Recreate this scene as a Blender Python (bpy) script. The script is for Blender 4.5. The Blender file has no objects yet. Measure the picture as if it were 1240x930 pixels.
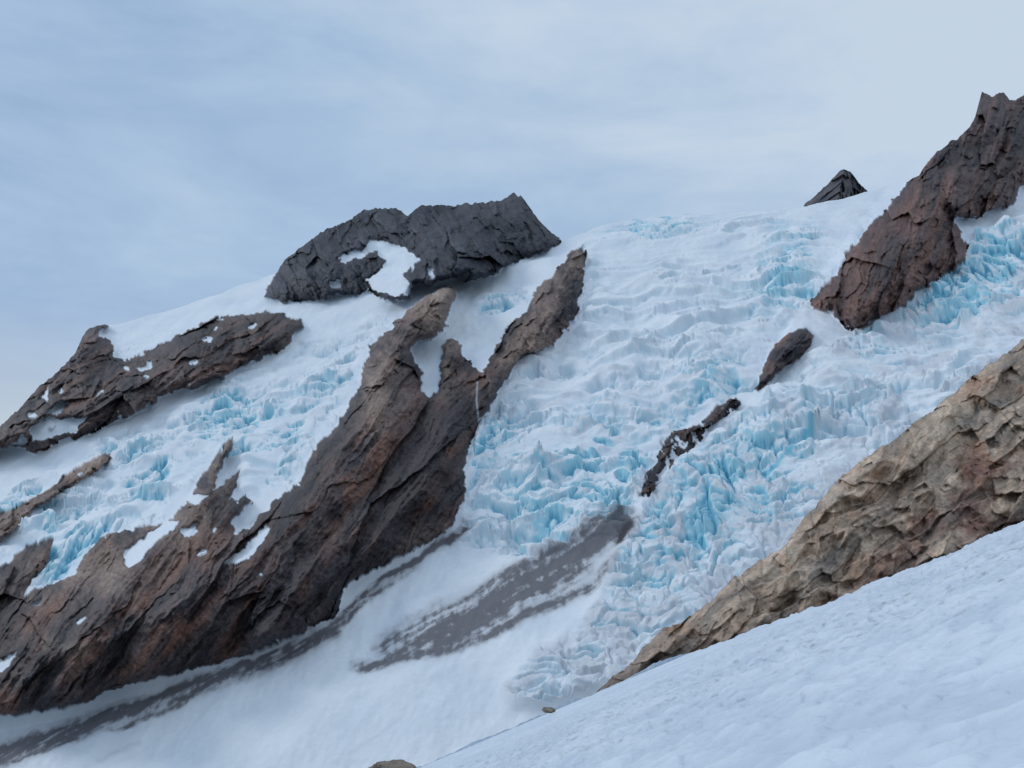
import bpy, math, numpy as np
from mathutils import Vector
F=np.float32
rng=np.random.RandomState(7)
TH=rng.rand(256*256)*2*np.pi
GX=np.cos(TH).astype(F); GY=np.sin(TH).astype(F)
RV=rng.rand(256*256,5).astype(F)

def perlin(x,y,s=0):
    x=np.asarray(x,dtype=F)+F(s*17.31); y=np.asarray(y,dtype=F)+F(s*9.77)
    xi=np.floor(x).astype(np.int32); yi=np.floor(y).astype(np.int32)
    fx=x-xi; fy=y-yi
    u=fx*fx*fx*(fx*(fx*6-15)+10); v=fy*fy*fy*(fy*(fy*6-15)+10)
    def g(ix,iy,dx,dy):
        k=(ix&255)+((iy&255)<<8)
        return GX[k]*dx+GY[k]*dy
    a=g(xi,yi,fx,fy); b=g(xi+1,yi,fx-1,fy); c=g(xi,yi+1,fx,fy-1); d=g(xi+1,yi+1,fx-1,fy-1)
    ab=a+(b-a)*u; cd=c+(d-c)*u
    return (ab+(cd-ab)*v)*F(1.5)
def fbm(x,y,o=4,s=0,gain=.5):
    r=0; a=1.; n=0
    for i in range(o):
        r=r+a*perlin(x,y,s+i*3.7); n+=a; a*=gain
        x,y=(x*1.62-y*1.21),(x*1.21+y*1.62)
    return r/F(n)
def fbma(x,y,o=4,s=0,gain=.5):   # keeps anisotropy
    r=0; a=1.; n=0
    for i in range(o):
        r=r+a*perlin(x,y,s+i*3.7); n+=a; a*=gain; x=x*2.03;y=y*2.03
    return r/F(n)
def ridged(x,y,o=4,s=0,gain=.55):
    r=0; a=1.; n=0
    for i in range(o):
        r=r+a*(1-np.abs(perlin(x,y,s+i*5.1))*2); n+=a; a*=gain
        x,y=(x*1.62-y*1.21),(x*1.21+y*1.62)
    return r/F(n)
def ridgeda(x,y,o=4,s=0,gain=.55):
    r=0; a=1.; n=0
    for i in range(o):
        r=r+a*(1-np.abs(perlin(x,y,s+i*5.1))*2); n+=a; a*=gain; x=x*2.03; y=y*2.03
    return r/F(n)
def facets(x,y,s=0,tilt=1.):
    x=np.asarray(x,dtype=F)+F(s*13.3); y=np.asarray(y,dtype=F)+F(s*7.1)
    xi=np.floor(x).astype(np.int32); yi=np.floor(y).astype(np.int32)
    f1=np.full(x.shape,9,F); f2=np.full(x.shape,9,F); kk=np.zeros(x.shape,np.int32); ox=np.zeros(x.shape,F); oy=np.zeros(x.shape,F)
    for dx in(-1,0,1):
        for dy in(-1,0,1):
            k=((xi+dx)&255)+(((yi+dy)&255)<<8)
            qx=x-(xi+dx+RV[k,0]); qy=y-(yi+dy+RV[k,1])
            d=np.sqrt(qx*qx+qy*qy)
            n=d<f1
            f2=np.where(n,f1,np.minimum(f2,d)); kk=np.where(n,k,kk); ox=np.where(n,qx,ox); oy=np.where(n,qy,oy); f1=np.where(n,d,f1)
    c=RV[kk,2]
    return (c-.5)+tilt*((RV[kk,3]-.5)*ox+(RV[kk,4]-.5)*oy)*2, f2-f1, c
def sstep(a,b,x):
    t=np.clip((x-a)/(b-a),0,1); return t*t*(3-2*t)
def box(a,r,ax):
    if r<1: return a
    pad=[(0,0),(0,0)]; pad[ax]=(r+1,r)
    c=np.cumsum(np.pad(a,pad,mode='edge').astype(np.float64),axis=ax)
    n=a.shape[ax]
    if ax==0: o=c[2*r+1:2*r+1+n]-c[:n]
    else: o=c[:,2*r+1:2*r+1+n]-c[:,:n]
    return (o/(2*r+1)).astype(F)
def blur(a,r,p=2):
    for _ in range(p): a=box(box(a,r,0),r,1)
    return a
def inpoly(poly,X,Y):
    p=np.array(poly,float); x0,y0=p.min(0)-1; x1,y1=p.max(0)+1
    out=np.zeros(X.shape,bool)
    m=(X>=x0)&(X<=x1)&(Y>=y0)&(Y<=y1)
    x=X[m];y=Y[m]; r=np.zeros(x.shape,bool)
    n=len(p)
    for i in range(n):
        ax,ay=p[i]; bx,by=p[(i+1)%n]
        if ay==by: continue
        c=((ay>y)!=(by>y))&(x<(bx-ax)*(y-ay)/(by-ay)+ax)
        r^=c
    out[m]=r
    return out
def pdist(line,X,Y):
    d=np.full(X.shape,1e9,F)
    for (ax,ay),(bx,by) in zip(line[:-1],line[1:]):
        vx,vy=bx-ax,by-ay; L=vx*vx+vy*vy
        t=np.clip(((X-ax)*vx+(Y-ay)*vy)/L,0,1)
        d=np.minimum(d,np.hypot(X-ax-t*vx,Y-ay-t*vy))
    return d

# ---------------- survey frame : bearings -> world ----------------
FPX=1240*35/36.; TILT=math.radians(8)
def ray(px,py):
    cx=(px-620)/FPX; cy=(465-py)/FPX
    y=math.cos(TILT)-cy*math.sin(TILT); z=math.sin(TILT)+cy*math.cos(TILT)
    return cx/y, z/y
def plane_t(px,py,a,b,c):
    dx,dz=ray(px,py)
    return c/np.maximum(b+a*dx-dz,1e-3)

def make_obj(name,co,quads,alb,mat):
    used=np.unique(quads); remap=np.full(len(co),-1,np.int64); remap[used]=np.arange(len(used))
    co=co[used]; alb=alb[used]; q=remap[quads]
    me=bpy.data.meshes.new(name)
    me.vertices.add(len(co)); me.vertices.foreach_set('co',co.astype(F).ravel())
    me.loops.add(q.size); me.loops.foreach_set('vertex_index',q.astype(np.int32).ravel())
    me.polygons.add(len(q)); me.polygons.foreach_set('loop_start',(np.arange(len(q))*4).astype(np.int32))
    me.polygons.foreach_set('use_smooth',np.ones(len(q),bool))
    me.update(calc_edges=True)
    at=me.attributes.new('albedo','FLOAT_COLOR','POINT'); at.data.foreach_set('color',alb.astype(F).ravel())
    me.materials.append(mat)
    ob=bpy.data.objects.new(name,me); bpy.context.scene.collection.objects.link(ob)
    return ob
def grid_quads(H,W):
    i=np.arange(H*W).reshape(H,W)
    return np.stack([i[:-1,:-1],i[1:,:-1],i[1:,1:],i[:-1,1:]],-1)

def nt_mat(name,bump_rock,bump_snow,scale,rough_snow=.65):
    m=bpy.data.materials.new(name); m.use_nodes=True; t=m.node_tree; N=t.nodes; L=t.links
    b=N['Principled BSDF']
    at=N.new('ShaderNodeAttribute'); at.attribute_name='albedo'
    tc=N.new('ShaderNodeTexCoord')
    n1=N.new('ShaderNodeTexNoise'); n1.inputs['Scale'].default_value=scale; n1.inputs['Detail'].default_value=5; n1.inputs['Roughness'].default_value=.6
    L.new(tc.outputs['Object'],n1.inputs['Vector'])
    mr=N.new('ShaderNodeMapRange'); mr.inputs[1].default_value=.3; mr.inputs[2].default_value=.7; mr.inputs[3].default_value=.65; mr.inputs[4].default_value=1.35
    L.new(n1.outputs['Fac'],mr.inputs[0])
    mr2=N.new('ShaderNodeMapRange'); mr2.inputs[1].default_value=.3; mr2.inputs[2].default_value=.7; mr2.inputs[3].default_value=.96; mr2.inputs[4].default_value=1.02
    L.new(n1.outputs['Fac'],mr2.inputs[0])
    mx=N.new('ShaderNodeMix'); mx.data_type='FLOAT'; L.new(at.outputs['Alpha'],mx.inputs[0]); L.new(mr2.outputs[0],mx.inputs[2]); L.new(mr.outputs[0],mx.inputs[3])
    sc=N.new('ShaderNodeVectorMath'); sc.operation='SCALE'; L.new(at.outputs['Color'],sc.inputs[0]); L.new(mx.outputs[0],sc.inputs['Scale'])
    L.new(sc.outputs[0],b.inputs['Base Color'])
    bs=N.new('ShaderNodeMix'); bs.data_type='FLOAT'; bs.inputs[2].default_value=bump_snow; bs.inputs[3].default_value=bump_rock; L.new(at.outputs['Alpha'],bs.inputs[0])
    ml=N.new('ShaderNodeMath'); ml.operation='MULTIPLY'; L.new(n1.outputs['Fac'],ml.inputs[0]); L.new(bs.outputs[0],ml.inputs[1])
    bp=N.new('ShaderNodeBump'); bp.inputs['Strength'].default_value=1; bp.inputs['Distance'].default_value=1.; L.new(ml.outputs[0],bp.inputs['Height'])
    L.new(bp.outputs[0],b.inputs['Normal'])
    b.inputs['Roughness'].default_value=rough_snow; b.inputs['Specular IOR Level'].default_value=.25
    return m
MAT=nt_mat('mountain_rock_snow_ice',1.1,.2,.4)
MATN=nt_mat('slab_rock',.22,.05,1.5)
MATF=nt_mat('foreground_snow',.06,.06,2.6,.6)

def lerp(a,b,t): return a+(b-a)*t[...,None]
def C(*c): return np.array(c,F)

# ================= MAIN MOUNTAIN =================
px=np.concatenate([np.linspace(-350,-21,70),np.arange(-20,1262,1.),np.linspace(1263,1600,70)])
py=np.concatenate([np.arange(100,960,1.),np.linspace(961,1250,50)])
PX,PY=np.meshgrid(px,py); PX=PX.astype(F);PY=PY.astype(F)
sky=np.array([(-350,740),(-150,620),(-60,560),(0,518),(18,500),(35,484),(50,465),(66,455),(80,440),(92,424),(100,407),(108,398),(118,395),(137,393),(175,384),(230,368),(290,346),(335,331),(345,315),(362,300),(380,287),(400,277),(430,262),(440,256),(455,253),(480,251),(488,256),(494,263),(503,254),(512,250),(530,247),(550,249),(575,246),(588,246),(600,242),(612,240),(622,234),(630,236),(640,250),(650,262),(665,280),(680,292),(700,285),(720,276),(750,267),(790,262),(830,260),(900,257),(975,250),(1050,233),(1100,219),(1113,210),(1118,203),(1125,195),(1138,182),(1150,172),(1160,167),(1175,152),(1184,135),(1188,124),(1189,111),(1193,113),(1200,117),(1210,112),(1216,111),(1222,119),(1230,122),(1236,116),(1260,112),(1300,130),(1350,105),(1600,160)],float)
sk=np.interp(px,sky[:,0],sky[:,1]).astype(F)
rk_w=(np.interp(px,[-350,100,115,135,325,345,675,685,1100,1112,1600],[1,1,0,0,0,1,1,0,0,1,1])).astype(F)
sk=sk+rk_w*(fbm(px/14.,px*0,4,3)*5+fbm(px/4.,px*0,2,9)*1.6)+(1-rk_w)*fbm(px/30.,px*0,4,5)*3
Yr=np.maximum(PY,sk[None,:])
dx,dz=ray(PX,Yr)
t0=plane_t(PX,Yr,.25,.6,300.).astype(F)
X=dx*t0; Z=dz*t0; Y=t0
XR=(dx*700).astype(F); ZR=(dz*700).astype(F)      # metres across the steep rock walls
w1=fbm(X/22,Z/22,4,1)*12; w2=fbm(X/22,Z/22,4,11)*12
w1s=fbm(XR/6,ZR/6,4,21)*6; w2s=fbm(XR/6,ZR/6,4,31)*6
ff,_,_=facets(XR/7,ZR/7,3,.5)
WX=PX+w1*.45+w1s*.9+ff*1.5; WY=PY+w2*.45+w2s*.9-ff*1.5

R={}
R['rock_ridge']=[(-360,400),(80,380),(120,380),(131,395),(118,405),(135,415),(140,430),(155,438),(175,428),(200,413),(240,395),(265,386),(285,383),(310,379),(322,376),(345,382),(366,388),(368,395),(355,405),(352,413),(335,425),(310,440),(285,446),(270,460),(240,468),(215,472),(180,490),(150,505),(120,518),(95,528),(75,535),(55,545),(40,548),(20,540),(0,540),(-60,590),(-200,680),(-360,800)]
R['mountain_peak']=[(320,360),(323,350),(335,331),(338,200),(640,200),(660,262),(681,292),(672,300),(650,308),(620,322),(600,330),(575,340),(562,343),(568,331),(555,334),(530,340),(522,347),(510,342),(500,345),(497,362),(470,363),(455,357),(445,350),(430,360),(410,355),(400,360),(375,365),(345,366)]
R['rock_buttress']=[(548,347),(552,360),(545,378),(540,395),(528,408),(505,415),(497,423),(503,440),(510,455),(508,475),(520,482),(530,478),(533,460),(533,440),(537,415),(545,408),(555,415),(560,430),(572,442),(585,450),(592,440),(598,425),(608,405),(618,393),(640,375),(648,352),(665,335),(683,318),(693,303),(703,298),(709,310),(709,330),(704,355),(697,378),(685,400),(670,418),(650,428),(632,430),(622,445),(610,465),(600,485),(590,500),(580,510),(572,530),(567,550),(562,575),(564,595),(555,620),(545,640),(530,655),(515,660),(500,668),(480,675),(465,685),(450,690),(430,700),(415,712),(412,730),(405,745),(385,752),(365,765),(340,775),(310,790),(280,800),(250,808),(215,818),(185,822),(160,830),(130,838),(105,850),(75,855),(45,862),(15,866),(0,866),(-120,905),(-360,960),(-360,820),(-60,700),(0,688),(15,680),(35,665),(50,660),(66,653),(60,672),(50,690),(35,705),(25,722),(40,715),(60,708),(85,700),(100,680),(118,655),(140,645),(155,642),(180,638),(200,635),(215,620),(232,603),(240,580),(262,555),(278,530),(281,545),(264,570),(258,595),(275,580),(291,572),(288,590),(280,605),(300,600),(305,607),(290,625),(283,632),(285,640),(300,635),(320,618),(340,598),(360,590),(370,580),(375,560),(385,540),(400,525),(415,505),(430,480),(437,455),(445,435),(450,420),(465,405),(480,390),(500,372),(520,358),(535,348)]
R['rock_outcrop']=[(-200,690),(-60,650),(0,625),(40,605),(75,580),(110,558),(130,547),(136,555),(115,572),(85,590),(65,605),(45,615),(20,640),(0,655),(-60,690)]
R['rock_crag']=[(1100,218),(1100,90),(1600,60),(1600,90),(1300,190),(1245,222),(1235,230),(1225,248),(1200,258),(1180,264),(1160,262),(1155,268),(1165,285),(1176,300),(1165,320),(1140,335),(1115,350),(1100,365),(1080,380),(1060,390),(1040,398),(1025,398),(1010,380),(995,377),(982,370),(990,355),(1005,340),(1018,325),(1025,310),(1040,290),(1050,275),(1070,258),(1085,240)]
R['rock_outcrop.001']=[(910,472),(920,455),(930,432),(940,415),(955,402),(975,399),(986,405),(980,420),(965,437),(945,450),(930,462),(918,474)]
R['rock_outcrop.002']=[(775,602),(783,575),(795,560),(803,535),(820,520),(845,515),(865,498),(880,484),(895,479),(902,482),(890,497),(872,510),(855,520),(850,535),(830,552),(815,570),(800,588),(785,602)]
holes=[[(35,520),(55,505),(75,508),(105,505),(95,522),(60,530),(40,535)],[(166,447),(186,436),(184,445),(172,451)],[(50,482),(58,468),(58,487)],[(56,502),(75,484),(83,490),(70,502)],[(14,538),(30,524),(33,538)],
[(410,313),(425,305),(440,303),(450,291),(472,293),(490,300),(503,308),(508,316),(493,326),(488,333),(498,345),(495,358),(470,357),(450,350),(443,340),(460,330),(468,318),(455,305),(440,311),(420,318)],
[(398,342),(412,338),(412,347),(400,347)],[(516,322),(523,338),(528,338),(522,322)],[(494,318),(504,312),(500,330)],
[(150,668),(175,650),(188,642),(200,632),(216,630),(208,645),(190,655),(180,668),(165,682),(152,684)],
[(270,682),(295,665),(310,648),(322,633),(328,640),(318,658),(300,678),(285,686)],[(280,632),(300,614),(326,608),(302,640),(285,644)],[(220,642),(238,634),(238,645),(222,652)],[(-10,812),(0,800),(20,790),(10,808)],[(222,605),(240,596),(255,598),(240,612)],[(38,735),(50,722),(48,735)]]
rock=np.zeros(PX.shape,bool); lab=np.zeros(PX.shape,np.int8)
names=list(R)
for k,n in enumerate(names):
    kx,ky=(PX+(WX-PX)*.6,PY+(WY-PY)*.6) if n.startswith('rock_outcrop') or n=='mountain_peak' else (WX,WY)
    m=inpoly(R[n],kx,ky)
    if n=='rock_outcrop.002': m&=(fbm(X/6,Z/9,4,45)>-.12)
    rock|=m; lab[m]=k+1
hw=np.zeros(PX.shape,bool)
for h in holes: hw|=inpoly(h,PX+w1s*.8+w1*.2+ff*1.5,PY+w2s*.8+w2*.2)
rockbase=rock.copy()
rock&=~hw
rb=rockbase.astype(F)
# ---- rock jointing ----
ex=np.full(PX.shape,-.60,F); ez=np.full(PX.shape,-.80,F)
for k,(a_,b_) in {1:(-.86,-.5),2:(.5,-.87),5:(-.42,-.91),6:(-.7,-.7),7:(-.7,-.7)}.items():
    ex[lab==k]=a_; ez[lab==k]=b_
wu=fbm(XR/30,ZR/30,4,71)*6
U=(XR*ex+ZR*ez)+wu; V=(-XR*ez+ZR*ex)+wu
stw=np.isin(lab,[3]).astype(F)*sstep(400,540,PY)
stw=blur(stw,12)
A1,a1,_=facets(U/90,V/20,1,1.); A2,a2,_=facets(U/40,V/8,2,.9); A3,a3,_=facets(U/14,V/3.2,3,.9)
B1,b1,_=facets(U/34,V/16,4,1.1); B2,b2,_=facets(U/14,V/6.5,5,1.); B3,b3_,_=facets(U/6,V/3,6,.9)
flute=ridgeda(U/80,V/7,5,77,.55)
rough=fbm(XR/3,ZR/3,4,83)
rr=(A1*.014+A2*.005+A3*.0015+flute*.006)*stw+(B1*.016+B2*.006+B3*.002+ridgeda(U/34,V/7,5,78,.55)*.006)*(1-stw)+rough*.0022+fbm(XR/30,ZR/30,4,85)*.016
sm=blur(rr.astype(F),1,1)
lg=np.roll(sm,-2,0)-np.roll(sm,2,0)
zone=((lab==1)|(lab==4)|((lab==3)&(PX<330)))
ledge=(blur(lg,2,1)>.0036)&(fbm(XR/16,ZR/16,3,87)>.16)&zone&(PY<760)&(blur(rb,4)>.6)
ledge=blur(ledge.astype(F),2,1)>.5          # drop single specks
rock&=~ledge
rm=rock.astype(F); RM=rm*.75+blur(rm,1,1)*.25
# ----- ice regions -----
def soft(poly,r): return blur(inpoly(poly,PX+w1*1.2,PY+w2*1.2).astype(F),r)
I1=soft([(700,300),(760,268),(850,250),(980,240),(1080,220),(1060,275),(985,365),(910,460),(860,500),(800,540),(770,600),(755,640),(690,655),(650,672),(600,668),(560,650),(560,600),(570,540),(600,490),(640,435),(690,410),(705,350)],7)
I2=soft([(1600,160),(1245,255),(1180,290),(1110,365),(1020,410),(970,430),(930,470),(860,530),(790,600),(765,640),(745,680),(715,740),(680,765),(640,790),(605,835),(615,855),(680,850),(727,840),(900,780),(1300,560),(1600,400)],4)
I3=soft([(-350,730),(0,600),(60,572),(130,535),(200,505),(250,474),(300,450),(340,435),(370,415),(430,405),(480,385),(445,430),(430,480),(400,520),(375,560),(360,590),(300,610),(280,560),(250,560),(200,620),(110,660),(60,705),(20,720),(60,660),(0,680),(-350,800)],7)
I4=soft([(570,362),(640,350),(648,365),(600,382),(578,378)],3)
I5=soft([(130,410),(180,405),(230,385),(240,395),(190,420),(160,436),(142,432)],3)
snowp=soft([(965,375),(1000,385),(1022,402),(985,425),(965,435),(950,410)],4)
snowp=np.maximum(snowp,.85*soft([(1010,238),(1110,215),(1060,260),(1030,300),(1010,330),(985,345),(990,300),(1000,265),(930,262)],7))
snowp=np.maximum(snowp,.85*soft([(720,300),(800,285),(880,290),(930,300),(900,318),(800,325),(720,340)],8))
snowp=np.maximum(snowp,.8*soft([(300,450),(370,425),(420,430),(400,455),(330,470),(290,475)],6))
ice=np.clip(np.maximum.reduce([I1,I2,I3*.95,I4*.8,I5*.3]),0,1)*(1-snowp)
upper=sstep(520,380,PY-.12*(PX-850))*I1
blobs=[(290,505,28,.9),(265,520,18,.8),(385,465,30,.3),(185,578,22,.9),(90,660,28,1.),(60,690,18,.9),(345,545,26,.45),(15,612,25,.8),(150,535,18,.5),(395,450,22,.3),
(575,525,24,.8),(600,560,30,.35),(700,580,44,.55),(650,640,36,.35),(735,600,30,.55),(760,545,26,.25),(815,520,32,.45),(870,465,22,.65),(970,325,26,.8),(930,360,22,.45),(745,285,30,.3),(800,268,30,.5),
(860,610,34,1.),(800,665,32,.42),(900,570,28,.5),(960,600,30,.3),(1010,500,50,.12),(1200,320,34,1.),(1150,340,30,.95),(1120,355,22,.9),(1050,420,34,.2),(945,555,20,.6),(910,500,26,.3),(740,730,30,.3),(790,710,26,.3),(680,790,26,.2),(610,360,26,.6),(1020,280,34,.4)]
blue=np.full(PX.shape,.04,F)
for x,y,r,s in blobs: blue=blue+F(s)*np.exp(-((PX-x)**2+(PY-y)**2)/(2*r*r)).astype(F)
blue=np.clip(blue*(1+fbm(X/14,Y/20,4,51)*1.9)+np.clip(fbm(X/25,Y/30,4,53)-.22,0,1)*.6,0,1.1)
ux,uy=.38,.925
Ud=X*ux+Y*uy; Vd=X*uy-Y*ux
pt=fbm(Vd/80+w1/40,Ud/40,4,55)
rubble=I2*sstep(500,640,PY)
patch=np.clip(sstep(-.12,.18,pt+.42*np.clip(blue,0,1)-.08)+I2*.3*sstep(-.5,0,pt),0.03,1)
patch=patch*(1-upper*.6)
patch=np.maximum(patch,rubble*.75)
# ----- relief toward the valley (fraction of distance) -----
b28=blur(rb,28); b9=blur(rb,9); b3=blur(rm,3)
r=.008*b28+.026*np.clip(1.8*b28-.5,0,1.3)+.014*np.clip(2*b9-1,0,1)+.008*np.clip(2*b3-.9,0,1)+.003*blur(rm,1)
def tent(line,w,a):
    return a*np.maximum(0,1-pdist(line,PX+w1*.8,PY+w2*.8)/w)
isR=np.clip(2*blur(rb,3)-.7,0,1.3)/1.3
r+=isR*(tent([(548,347),(475,420),(440,500),(400,570),(330,660),(200,740),(60,800)],80,.060))
r+=isR*tent([(705,300),(655,385),(610,440),(590,500)],32,.022)
r+=isR*tent([(545,410),(548,470),(540,540),(470,640),(330,760)],40,.02)
r+=isR*tent([(280,535),(255,600),(170,680),(90,780)],38,.026)
r-=isR*tent([(345,600),(270,690),(190,810)],22,.016)+isR*tent([(500,500),(440,600),(350,700),(270,800)],18,.012)+isR*tent([(130,680),(90,760),(40,850)],18,.014)+isR*tent([(576,455),(560,540),(500,640)],16,.012)+isR*tent([(240,640),(190,720),(120,830)],14,.010)
r+=isR*tent([(1190,111),(1165,200),(1120,270),(1050,360)],55,.03)-isR*tent([(1112,215),(1140,235),(1150,262)],10,.012)+isR*tent([(1215,112),(1225,180),(1190,250)],25,.012)
r+=isR*tent([(625,235),(560,300),(520,330)],50,.022)+isR*tent([(450,255),(380,330)],50,.022)-isR*tent([(494,263),(505,300),(512,340)],12,.012)
r+=isR*tent([(110,400),(60,490),(-40,600)],36,.018)+isR*tent([(285,384),(200,450),(110,505)],34,.016)-isR*tent([(283,385),(280,440)],10,.008)
r+=.020*blur(I2,8)+.010*blur(I1,12)*sstep(300,640,PY)
r+=fbm(X/110,Y/160,3,61)*.014*(1-sstep(700,900,PY)*.7)
r+=rr*np.maximum(RM,blur((rockbase&ledge).astype(F),1,1))
t=t0*(1-r)
X1=dx*t; Y1=t.copy(); Z1=dz*t
# ----- seracs & crevasses (vertical relief, metres) -----
wa=fbm(X/30,Y/30,4,91)*15; wb=fbm(X/30,Y/30,4,95)*13
F0,k0,_=facets((Vd+wa)/42,(Ud+wb)/21,11,1.)
F1,k1,_=facets((Vd+wa)/18,(Ud+wb)/10,12,1.)
F2,k2,_=facets((Vd+wa*.8)/7.5,(Ud+wb*.8)/5.4,13,.9)
F3,k3,_=facets((Vd+wa*.5)/3.2,(Ud+wb*.5)/3.2,14,.8)
amp=np.clip(.8+fbm(X/50,Y/50,3,99)*1.0,.4,1.3)
s=Ud/30+fbm(Vd/130,Ud/60,5,101)*2.2
fr=s-np.floor(s)
ter=np.where(fr<.12,fr/.12,1-(fr-.12)/.88)
tam=np.clip(.6+fbm(Vd/70,Ud/60,3,103)*1.6,0,1.2)
s2_=Ud/14+fbm(Vd/100,Ud/40,5,104)*2.6
fr2=s2_-np.floor(s2_); ter2=np.where(fr2<.16,fr2/.16,1-(fr2-.16)/.84)
tam2=np.clip(.25+fbm(Vd/50,Ud/30,4,106)*2.0,0,1.1)
crv=np.abs(fbma(Vd/90+wa/60,Ud/15+wb/20,2,105))
crk=(1-sstep(.006,.04,crv))*sstep(-.1,.15,fbm(X/40,Y/40,2,107))
D=ice*patch*amp*((F0*9+F1*5.5)*(1-.5*rubble)+F2*(1.9+.7*rubble)+F3*(.5+.7*rubble)-2.8*(1-sstep(.02,.12,k1))-1.0*(1-sstep(.03,.15,k2)))
D+=ice*(1-.7*rubble)*(ter*tam*9*(.5+.5*upper)+ter2*tam2*3.5*(.5+.5*upper))-ice*crk*3.5*(.5+patch)
D+=ice*fbm(X/45,Y/60,3,109)*8*(1-.6*rubble)
cl=np.maximum.reduce([np.clip(1-pdist([(1105,372),(1150,345),(1200,322),(1260,298)],PX,PY)/24,0,1),np.clip(1-pdist([(850,640),(868,600),(880,575)],PX,PY)/26,0,1),np.clip(1-pdist([(575,540),(570,515),(600,500)],PX,PY)/18,0,1),np.clip(1-pdist([(60,700),(100,655),(140,640)],PX,PY)/18,0,1)])
fc,kc,_=facets(X/5.5+w1/10,Y/34,15,.6)
cl=sstep(0,.6,cl)*ice
D+=cl*(fc*5-2.5*(1-sstep(.02,.15,kc)))
smooth_snow=(1-ice)*(1-RM)
D+=smooth_snow*(fbm(X/30,Y/50,4,111)*3.0+fbm(X/6,Y/8,3,113)*.4)
D*=(1-RM)
D=blur(D,1,1)*.45+D*.55
Z1=Z1+D*np.clip((Yr-sk[None,:])/26+.05,0,1)
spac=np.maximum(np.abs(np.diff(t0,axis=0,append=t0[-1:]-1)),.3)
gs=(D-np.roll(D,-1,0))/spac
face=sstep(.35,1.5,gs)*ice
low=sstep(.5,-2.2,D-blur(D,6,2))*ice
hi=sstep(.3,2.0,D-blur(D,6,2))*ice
# ----- albedo -----
A=np.broadcast_to(C(.82,.875,.925),PX.shape+(3,)).copy()
n=fbm(X/25,Y/35,4,121)
A=lerp(A,C(.70,.78,.87),np.clip(.35+n*.9,0,1))
A=lerp(A,C(.68,.77,.84),np.clip(ice*patch*.4*(.6+n),0,1))
shadeb=np.clip(face*.6+low*.4+ice*crk*.7,0,1)  # blue-grey shade painted into the ice colour on faces, hollows and crevasses
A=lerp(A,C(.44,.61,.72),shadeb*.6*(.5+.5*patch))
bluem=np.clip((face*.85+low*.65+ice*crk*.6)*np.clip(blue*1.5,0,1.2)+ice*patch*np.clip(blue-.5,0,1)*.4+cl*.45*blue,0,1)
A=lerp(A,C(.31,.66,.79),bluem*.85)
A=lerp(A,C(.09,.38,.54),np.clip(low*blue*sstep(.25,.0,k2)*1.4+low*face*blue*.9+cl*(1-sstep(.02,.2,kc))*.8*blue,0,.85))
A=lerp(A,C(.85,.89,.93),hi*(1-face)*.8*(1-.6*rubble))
dn=sstep(.0,.45,fbm(X/16,Y/22,5,123)+.10*I2+.15*rubble)
dreg=np.clip(I1*.75+I2+I3*.3,0,1)*(1-upper*.6)
A=lerp(A,C(.56,.57,.62),dn*dreg*.6*(1-bluem))
A=lerp(A,C(.38,.38,.42),sstep(.05,.6,fbm(X/4,Y/4,4,125))*dreg*(.40+.18*rubble)*(1-bluem))
# moraine
dirt=np.zeros(PX.shape,F)
def streak(line,w,a,sc=1.):
    global dirt
    d=pdist(line,PX+w1*.45+w1s*.5,PY+w2*.45+w2s*.5)
    dirt=np.maximum(dirt,a*np.exp(-(d/w)**2).astype(F))
q0=lambda a,b:(lambda t:np.array([t*ray(a,b)[0],t]))(float(plane_t(a,b,.25,.6,300.)))
sA=q0(500,775);sB=q0(740,640)
g=(sB-sA)/np.linalg.norm(sB-sA)
Us=X*g[0]+Y*g[1]; Vs=-X*g[1]+Y*g[0]
sn=fbma(Us/80,Vs/7.,6,131,.65); sn2=fbm(X/4,Y/6,5,133,.65)
streak([(470,785),(500,768),(570,732),(640,700),(715,660),(752,634)],21,1.05)
streak([(530,772),(610,737),(660,708),(705,680)],22,1.)
streak([(430,808),(500,793),(560,779),(620,757),(680,724),(722,702),(745,674)],9,.85)
streak([(565,640),(520,668),(470,700),(425,735),(390,762),(320,796),(230,830),(120,868),(0,905),(-80,930)],6,1.)
streak([(540,655),(480,700),(420,750),(330,800),(250,838),(140,880),(0,925)],5,.8)
streak([(400,762),(300,812),(200,845),(90,885),(-20,925)],14,.9)
streak([(330,800),(230,838),(100,878),(-20,912)],12,.95)
streak([(170,895),(120,920)],5,.35)
dm=sstep(.28,.95,dirt*(1.05+sn*1.2+sn2*.8))
A=lerp(A,C(.105,.097,.11),dm*.9*(1-RM))
A=lerp(A,C(.42,.42,.46),sstep(.05,.6,dirt)*.45*(1-dm)*(1-RM))
streakfaint=sstep(.15,.6,sn)*sstep(690,760,PY)*.16*(1-I2)
A=lerp(A,C(.45,.47,.52),streakfaint)
sp=np.exp(-(pdist([(750,660),(757,642),(762,636)],PX,PY)/4.5)**2); A=lerp(A,C(.05,.05,.06),np.clip(sp*1.4,0,1))
tl=np.exp(-(pdist([(930,572),(950,552),(985,520)],PX+w1s*.4,PY+w2s*.4)/2.6)**2); A=lerp(A,C(.14,.52,.68),np.clip(tl,0,1)*.85)
rdk=sstep(.25,.6,fbm(X/7,Z/9,5,135))*np.clip(1-pdist([(770,605),(830,535),(900,480)],PX,PY)/32,0,1)*(1-RM); A=lerp(A,C(.12,.12,.14),np.clip(rdk*1.6,0,.9))
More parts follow.
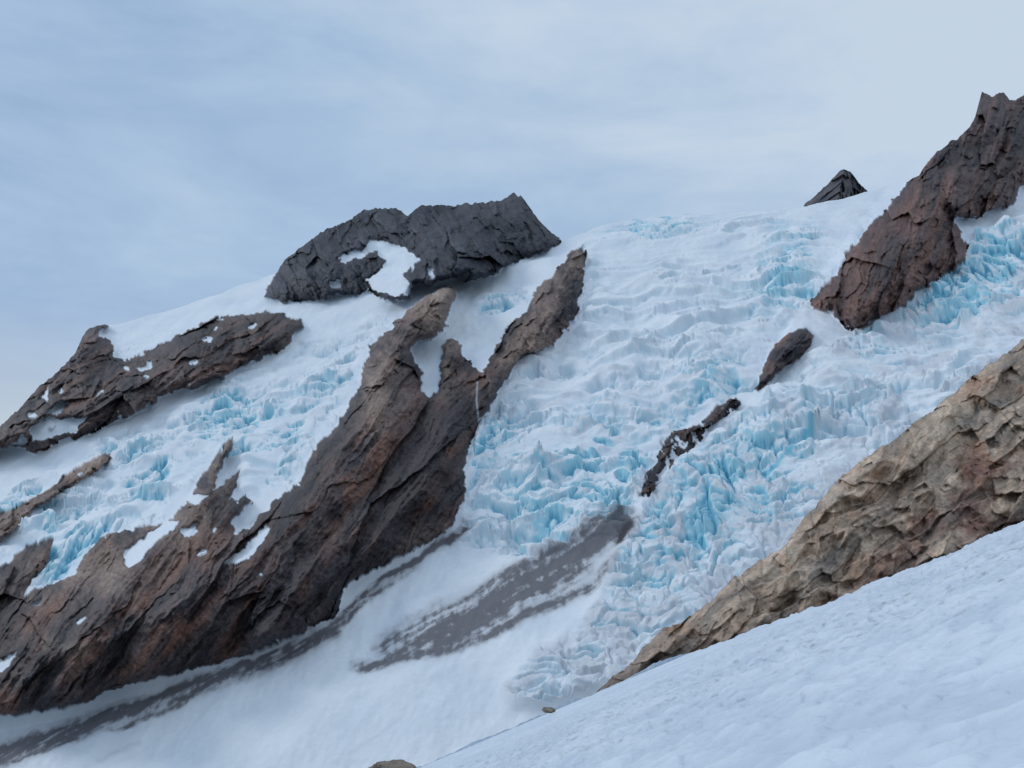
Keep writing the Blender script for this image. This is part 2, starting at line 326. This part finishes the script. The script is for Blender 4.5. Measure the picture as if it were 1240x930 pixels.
# rock albedo
rn=fbm(XR/40,ZR/40,6,141,.6); rn2=fbm(XR/5,ZR/5,5,143,.6); sv=fbma(U/80,V/8.,6,145,.65); sv2=fbma(U/80,V/18,5,147,.6)
def rockcol(dark,mid,warm,f1_,f2_):
    a=np.broadcast_to(C(*dark),PX.shape+(3,)).copy()
    a=lerp(a,C(*mid),np.clip(f1_,0,1)); return lerp(a,C(*warm),np.clip(f2_,0,1))
texr=stw*sv+(1-stw)*rn
but=rockcol((.034,.031,.038),(.115,.086,.082),(.215,.108,.076),.45+texr*2.1+rn2*.4,.04+sv2*1.8+rn*1.0)
upl=np.clip(1-pdist([(548,350),(470,430),(445,480)],PX,PY)/60,0,1)+np.clip(1-pdist([(705,300),(655,385),(610,440)],PX,PY)/45,0,1)+np.clip(1-pdist([(545,420),(545,470)],PX,PY)/25,0,1)
upl=np.clip(upl+.9*np.clip(1-pdist([(275,545),(230,620),(150,680),(60,700)],PX,PY)/50,0,1)+.9*np.clip(1-pdist([(130,550),(0,640)],PX,PY)/30,0,1)+.6*np.clip(1-pdist([(540,640),(480,670)],PX,PY)/25,0,1),0,1)
but=lerp(but,C(.27,.20,.165),np.clip(upl*(.6+rn*1.8+rn2*.7),0,1))
but=lerp(but,C(.20,.18,.145),np.clip(sstep(.15,.6,rn+rn2*.2)*.55*sstep(600,400,PX)*sstep(600,700,PY),0,1))
dk=np.clip(1-pdist([(560,500),(520,600),(420,700),(300,760)],PX,PY)/75,0,1)
but=lerp(but,C(.034,.030,.037),np.clip(dk*(.65+sv*2.1),0,.85))
pk=rockcol((.026,.029,.040),(.060,.064,.080),(.10,.088,.092),.4+rn*1.8+rn2*.6,rn2*.7+rn*.3)
lf=rockcol((.040,.034,.039),(.115,.088,.084),(.195,.112,.086),.45+rn*2.0+rn2*.5,sv*1.5+.08)
cg=rockcol((.040,.033,.038),(.115,.080,.077),(.205,.108,.084),.42+rn*1.8+rn2*.6,.45*sstep(180,300,PY)+sv*1.5)
rc=but
for k,cc in ((1,lf),(2,pk),(5,cg)): rc=np.where((lab==k)[...,None],cc,rc)
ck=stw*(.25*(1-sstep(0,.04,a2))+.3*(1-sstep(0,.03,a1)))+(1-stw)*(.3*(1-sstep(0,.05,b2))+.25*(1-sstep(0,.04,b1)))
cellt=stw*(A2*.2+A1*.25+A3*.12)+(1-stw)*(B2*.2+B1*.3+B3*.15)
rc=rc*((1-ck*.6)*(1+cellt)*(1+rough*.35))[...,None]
wf=np.exp(-(pdist([(578,462),(577,485),(580,512)],PX,PY)/1.0)**2); rc=lerp(rc,C(.6,.65,.7),np.clip(wf*.6,0,1))
rc=np.clip(rc,.015,.8)
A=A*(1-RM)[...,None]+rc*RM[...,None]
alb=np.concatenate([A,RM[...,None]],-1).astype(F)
co=np.stack([X1,Y1,Z1],-1)
top=co[0].copy()
back=[]; bal=[]
for k in range(1,9):
    p=top.copy(); kk=k**1.6
    p[:,1]+=14*kk; p[:,0]*=(1+.004*kk); p[:,2]-=9*kk; back.append(p); bal.append(alb[0])
co2=np.concatenate([np.stack(back[::-1]),co],0); alb2=np.concatenate([np.stack(bal[::-1]),alb],0)
H,W=co2.shape[:2]; q=grid_quads(H,W)
keep=np.ones((H-1,W-1),bool)
below=PY>sk[None,:]
keep[8:]=below[1:,:-1]|below[1:,1:]
labe=np.concatenate([np.repeat(lab[:1],8,0),lab],0)[:-1,:-1]
for k in range(0,len(names)+1):
    m=keep&(labe==k)
    if m.sum()<5: continue
    make_obj('glacier' if k==0 else names[k-1],co2.reshape(-1,3),q[m],alb2.reshape(-1,4),MAT)

# ================= distant small peak =================
px=np.arange(940,1090,.7); py=np.arange(200,330,.8); QX,QY=np.meshgrid(px,py)
s2=np.interp(px,[940,965,975,984,990,998,1005,1012,1018,1022,1026,1030,1036,1044,1050,1062,1090],[300,262,247,240,234,226,220,212,206,204.5,205,209,216,225,231,243,290])
s2=s2+fbm(px/8,px*0,3,5)*3
Q=np.maximum(QY,s2[None,:]); dx2,dz2=ray(QX,Q)
T=1600-np.maximum(0,50-np.abs(QX-1022+(QY-205)*.2))*3.0+ (s2[None,:]-Q)*.5
x=dx2*T; z=dz2*T
g1,_,_=facets(x/26,z/34,7,1.); g2,_,_=facets(x/9,z/12,8,1.)
T=T-g1*20-g2*8
co=np.stack([dx2*T,T,dz2*T],-1)
nn=fbm(x/20,z/20,4,15)
A=lerp(np.broadcast_to(C(.05,.055,.072),QX.shape+(3,)).copy(),C(.13,.12,.13),np.clip(.45+nn*1.8+g2*.3,0,1))
al=np.concatenate([A,np.ones(QX.shape+(1,))],-1)
bk=np.stack([co[0]+np.array([0,30*k,-26*k]) for k in range(5,0,-1)]); co=np.concatenate([bk,co]); al=np.concatenate([np.repeat(al[:1],5,0),al])
q=grid_quads(*co.shape[:2]); kp=np.ones(q.shape[:2],bool); kp[5:]=(QY>s2[None,:])[1:,:-1]
make_obj('mountain_peak.001',co.reshape(-1,3),q[kp],al.reshape(-1,4),MAT)

# ================= near rock slabs (right) =================
edge=np.array([(-400,1300),(0,1140),(300,1015),(500,930),(600,888),(690,850),(727,836),(760,820),(800,801),(850,785),(900,766),(960,745),(1000,730),(1040,714),(1080,696),(1120,680),(1160,664),(1200,646),(1240,630),(1300,604),(1400,565),(1700,450)],float)
px=np.concatenate([np.arange(700,1262,.9),np.linspace(1264,1700,120)]); py=np.concatenate([np.arange(200,400,4.),np.arange(400,900,.9)])
QX,QY=np.meshgrid(px,py); QX=QX.astype(F);QY=QY.astype(F)
tp=np.interp(px,[700,715,725,740,760,780,800,820,850,870,890,920,945,965,985,1000,1020,1040,1075,1100,1125,1145,1175,1195,1215,1240,1300,1400,1700],[862,850,836,820,805,785,766,755,735,719,700,680,664,640,614,600,574,560,540,520,499,480,459,445,431,412,380,330,230])
tp=tp+fbm(px/22,px*0,4,3)*8+fbm(px/5,px*0,2,8)*2
ed=np.interp(px,edge[:,0],edge[:,1])
Q=np.maximum(QY,tp[None,:]); dx3,dz3=ray(QX,Q)
T0=plane_t(QX,Q,.0,.62,86.)
xr=dx3*140; zr=dz3*140
d=np.array([1.,.70]); d/=np.linalg.norm(d)
wv=fbm(xr/12,zr/12,4,201)*2.2
u=xr*d[0]+zr*d[1]+wv; v=-xr*d[1]+zr*d[0]+wv
x=xr; z=zr
s1,e1,_=facets(u/12,v/4.6,21,1.2); s2_,e2,_=facets(u/5.,v/2.0,22,1.1); s3,e3,_=facets(u/2.,v/.9,23,1.)
d2=np.array([.35,1.]); d2/=np.linalg.norm(d2); u2=xr*d2[0]+zr*d2[1]; v2=-xr*d2[1]+zr*d2[0]
rib=ridgeda(u2/14+wv/6,v2/5.5+wv/4,4,206,.5)        # steep cross gullies
bed=ridgeda(u/24,v/3.4,5,203,.55); gul=ridged(xr/6,zr/7,4,204)
over=sstep(-3,20,Q-tp[None,:])
rel=.045*over+bed*.011+rib*.016+s1*.024+s2_*.009+s3*.0035+gul*.009+fbm(xr/8,zr/8,4,205)*.03+fbm(xr/.9,zr/.9,4,209)*.0018
rel=rel*.55+blur(rel.astype(F),1,2)*.45
T=T0*(1-rel)
hh=(Q-tp[None,:])/np.maximum(ed-tp,5)[None,:]
nn=fbm(x/9,z/9,6,211,.6); n2=fbm(x/1.6,z/1.6,5,213,.65); nv=fbma(u/18,v/2.6,6,215,.6); nr=fbm(x/7,z/6,5,217,.6)
A=lerp(np.broadcast_to(C(.37,.27,.20),QX.shape+(3,)).copy(),C(.60,.46,.345),np.clip(.45+nn*2.0,0,1))
A=lerp(A,C(.27,.245,.21),np.clip(nv*2.1+.05,0,.8))
A=lerp(A,C(.50,.29,.17),np.clip(nr*2.0-.05+nv*.4,0,.75))
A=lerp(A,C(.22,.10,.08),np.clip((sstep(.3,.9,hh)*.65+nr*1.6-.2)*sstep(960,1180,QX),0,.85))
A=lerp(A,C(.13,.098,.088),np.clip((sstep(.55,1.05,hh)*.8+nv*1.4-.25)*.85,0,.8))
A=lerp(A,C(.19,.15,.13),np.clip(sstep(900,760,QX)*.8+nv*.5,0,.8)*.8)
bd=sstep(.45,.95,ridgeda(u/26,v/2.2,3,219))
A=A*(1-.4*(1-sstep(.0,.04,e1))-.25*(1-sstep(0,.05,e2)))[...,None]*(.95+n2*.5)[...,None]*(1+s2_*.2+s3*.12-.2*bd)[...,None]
al=np.concatenate([np.clip(A,.02,.8),np.ones(QX.shape+(1,))],-1)
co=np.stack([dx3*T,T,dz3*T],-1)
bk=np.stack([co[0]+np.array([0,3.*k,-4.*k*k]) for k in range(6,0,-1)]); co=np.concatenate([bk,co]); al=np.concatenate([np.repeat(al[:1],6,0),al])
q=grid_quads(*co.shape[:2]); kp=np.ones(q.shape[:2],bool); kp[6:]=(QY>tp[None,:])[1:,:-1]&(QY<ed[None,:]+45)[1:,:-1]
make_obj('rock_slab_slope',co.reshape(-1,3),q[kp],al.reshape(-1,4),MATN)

# ================= foreground snow slope =================
px=np.concatenate([np.linspace(-400,390,80),np.arange(391,1262,1.),np.linspace(1263,1700,120)]); py=np.concatenate([np.arange(430,625,3.),np.arange(625,945,.8),np.linspace(946,1900,160)])
QX,QY=np.meshgrid(px,py); QX=QX.astype(F);QY=QY.astype(F)
ed=np.interp(px,edge[:,0],edge[:,1]); ed=ed+fbm(px/60,px*0,3,3)*6+fbm(px/9,px*0,3,3)*2
Q=np.maximum(QY,ed[None,:]); dx4,dz4=ray(QX,Q)
den=.41*dx4-.175-dz4
T0=np.minimum(1.7/np.maximum(den,.018),80)
x=dx4*T0; y=T0
wq=fbm(x,y,3,9)*.5
cup=ridged(x/.8+wq,y/1.3+wq,2,301); cu=fbm(x/.3,y/.45,3,303); big=fbm(x/9,y/14,3,305); mid=fbm(x/2.6,y/4,3,306)
Zd=(-.095*cup+.04*cu+.10*mid)*sstep(85,25,T0)+big*.35*sstep(4,25,T0)*sstep(80,45,T0)
co=np.stack([x,y,dz4*T0+Zd],-1)
n=fbm(x/3,y/5,4,307)
A=lerp(np.broadcast_to(C(.70,.785,.865),QX.shape+(3,)).copy(),C(.56,.64,.745),np.clip(.35+n*.9+(cup-.3)*.8,0,1))
A=lerp(A,C(.45,.46,.52),sstep(.3,.8,fbm(x/1.0,y/2,5,309))*.35)
al=np.concatenate([A,np.zeros(QX.shape+(1,))],-1)
bk=np.stack([co[0]+np.array([0,4.*k,-2.5*k*k]) for k in range(8,0,-1)]); co=np.concatenate([bk,co]); al=np.concatenate([np.repeat(al[:1],8,0),al])
q=grid_quads(*co.shape[:2]); kp=np.ones(q.shape[:2],bool); kp[8:]=(QY>ed[None,:])[1:,:-1]
make_obj('snow_slope',co.reshape(-1,3),q[kp],al.reshape(-1,4),MATF)

# ================= boulders =================
import bmesh
def boulder(name,pos,size,seed,col):
    me=bpy.data.meshes.new(name); bm=bmesh.new(); bmesh.ops.create_icosphere(bm,subdivisions=5,radius=1)
    v=np.array([w.co[:] for w in bm.verts])
    nn=fbm(v[:,0]*1.3+v[:,2]*.7,v[:,1]*1.3-v[:,2]*.5,4,seed); ff_,_,ci=facets(v[:,0]*1.5+v[:,2],v[:,1]*1.5-v[:,2],seed)
    v=v*(1+nn*.5+(ci-.5)*.25)[:,None]*np.array(size)
    for w_,c in zip(bm.verts,v): w_.co=c
    bm.to_mesh(me); bm.free()
    at=me.attributes.new('albedo','FLOAT_COLOR','POINT')
    a=np.ones((len(v),4),F); a[:,:3]=C(*col)*(.8+nn[:,None]*.5); at.data.foreach_set('color',a.ravel())
    me.materials.append(MATN); ob=bpy.data.objects.new(name,me); ob.location=pos; bpy.context.scene.collection.objects.link(ob)
for nm,a,b,tt,sz,sd_ in [('boulder',476,931,36,(.75,.6,.25),3),('boulder.001',664,860,70,(.45,.4,.16),5)]:
    dd,zz2=ray(a,b); boulder(nm,(dd*tt,tt,zz2*tt),sz,sd_,(.26,.21,.17))

# ================= valley ground to the horizon =================
px=np.linspace(-30000,30000,200); QX,QY=np.meshgrid(px,np.linspace(-20000,40000,200))
zz=-420+fbm(QX/3000,QY/3000,4,401)*120
al=np.ones(QX.shape+(4,)); al[...,:3]=C(.12,.14,.14)
make_obj('valley_ground',np.stack([QX,QY,zz],-1).reshape(-1,3),grid_quads(200,200).reshape(-1,4)[:, ::-1],al.reshape(-1,4),MAT)

# ================= world =================
sc=bpy.context.scene
w=bpy.data.worlds.new('World'); sc.world=w; w.use_nodes=True; t=w.node_tree; N=t.nodes; L=t.links
bg=N['Background']; bg.inputs['Strength'].default_value=.1
EL,AZ=32,-70
skn=N.new('ShaderNodeTexSky'); skn.sky_type='NISHITA'; skn.sun_disc=False; skn.sun_elevation=math.radians(EL); skn.sun_rotation=math.radians(AZ)
tc=N.new('ShaderNodeTexCoord')
mp=N.new('ShaderNodeMapping'); mp.inputs['Scale'].default_value=(1.6,1.6,5.0); mp.inputs['Rotation'].default_value=(0,math.radians(10),0); L.new(tc.outputs['Generated'],mp.inputs[0])
n1=N.new('ShaderNodeTexNoise'); n1.inputs['Scale'].default_value=1.9; n1.inputs['Detail'].default_value=7; n1.inputs['Roughness'].default_value=.57; n1.inputs['Distortion'].default_value=.3
L.new(mp.outputs[0],n1.inputs[0])
sep=N.new('ShaderNodeSeparateXYZ'); L.new(tc.outputs['Generated'],sep.inputs[0])
m1=N.new('ShaderNodeMath'); m1.operation='MULTIPLY_ADD'; m1.inputs[1].default_value=.28; m1.inputs[2].default_value=-.02; L.new(sep.outputs['X'],m1.inputs[0])
m2=N.new('ShaderNodeMath'); m2.operation='ADD'; L.new(m1.outputs[0],m2.inputs[0]); L.new(n1.outputs['Fac'],m2.inputs[1])
m3=N.new('ShaderNodeMath'); m3.operation='MULTIPLY_ADD'; m3.inputs[1].default_value=.5; L.new(sep.outputs['Z'],m3.inputs[0]); L.new(m2.outputs[0],m3.inputs[2])
cr=N.new('ShaderNodeValToRGB'); L.new(m3.outputs[0],cr.inputs[0])
e=cr.color_ramp.elements; e[0].position=.28; e[0].color=(.27,.40,.62,1); e[1].position=.86; e[1].color=(.58,.69,.82,1)
x_=cr.color_ramp.elements.new(.56); x_.color=(.40,.545,.735,1)
mr=N.new('ShaderNodeMapRange'); mr.inputs[1].default_value=.20; mr.inputs[2].default_value=.09; mr.inputs[3].default_value=0; mr.inputs[4].default_value=.75; L.new(sep.outputs['Z'],mr.inputs[0])
hz=N.new('ShaderNodeMix'); hz.data_type='RGBA'; hz.inputs[7].default_value=(.56,.63,.70,1); L.new(mr.outputs[0],hz.inputs[0]); L.new(cr.outputs[0],hz.inputs[6])
x10=N.new('ShaderNodeVectorMath'); x10.operation='SCALE'; x10.inputs['Scale'].default_value=10; L.new(hz.outputs[2],x10.inputs[0])
mix=N.new('ShaderNodeMix'); mix.data_type='RGBA'; mix.inputs[0].default_value=.92; L.new(skn.outputs[0],mix.inputs[6]); L.new(x10.outputs[0],mix.inputs[7])
L.new(mix.outputs[2],bg.inputs['Color'])
# ================= sun =================
sd=bpy.data.lights.new('sun','SUN'); sd.energy=.95; sd.angle=math.radians(14); sd.color=(1,.97,.94)
so=bpy.data.objects.new('sun',sd); sc.collection.objects.link(so)
el,az=math.radians(EL),math.radians(AZ)
dirv=Vector((math.sin(az)*math.cos(el),math.cos(az)*math.cos(el),math.sin(el)))
so.rotation_euler=dirv.to_track_quat('Z','Y').to_euler()
# ================= camera =================
cd=bpy.data.cameras.new('camera'); cd.lens=35; cd.sensor_width=36; cd.clip_end=80000; cd.clip_start=.1
co_=bpy.data.objects.new('camera',cd); sc.collection.objects.link(co_); co_.rotation_euler=(math.radians(98),0,0); sc.camera=co_
sc.view_settings.view_transform='Standard'; sc.view_settings.look='None'; sc.view_settings.exposure=0
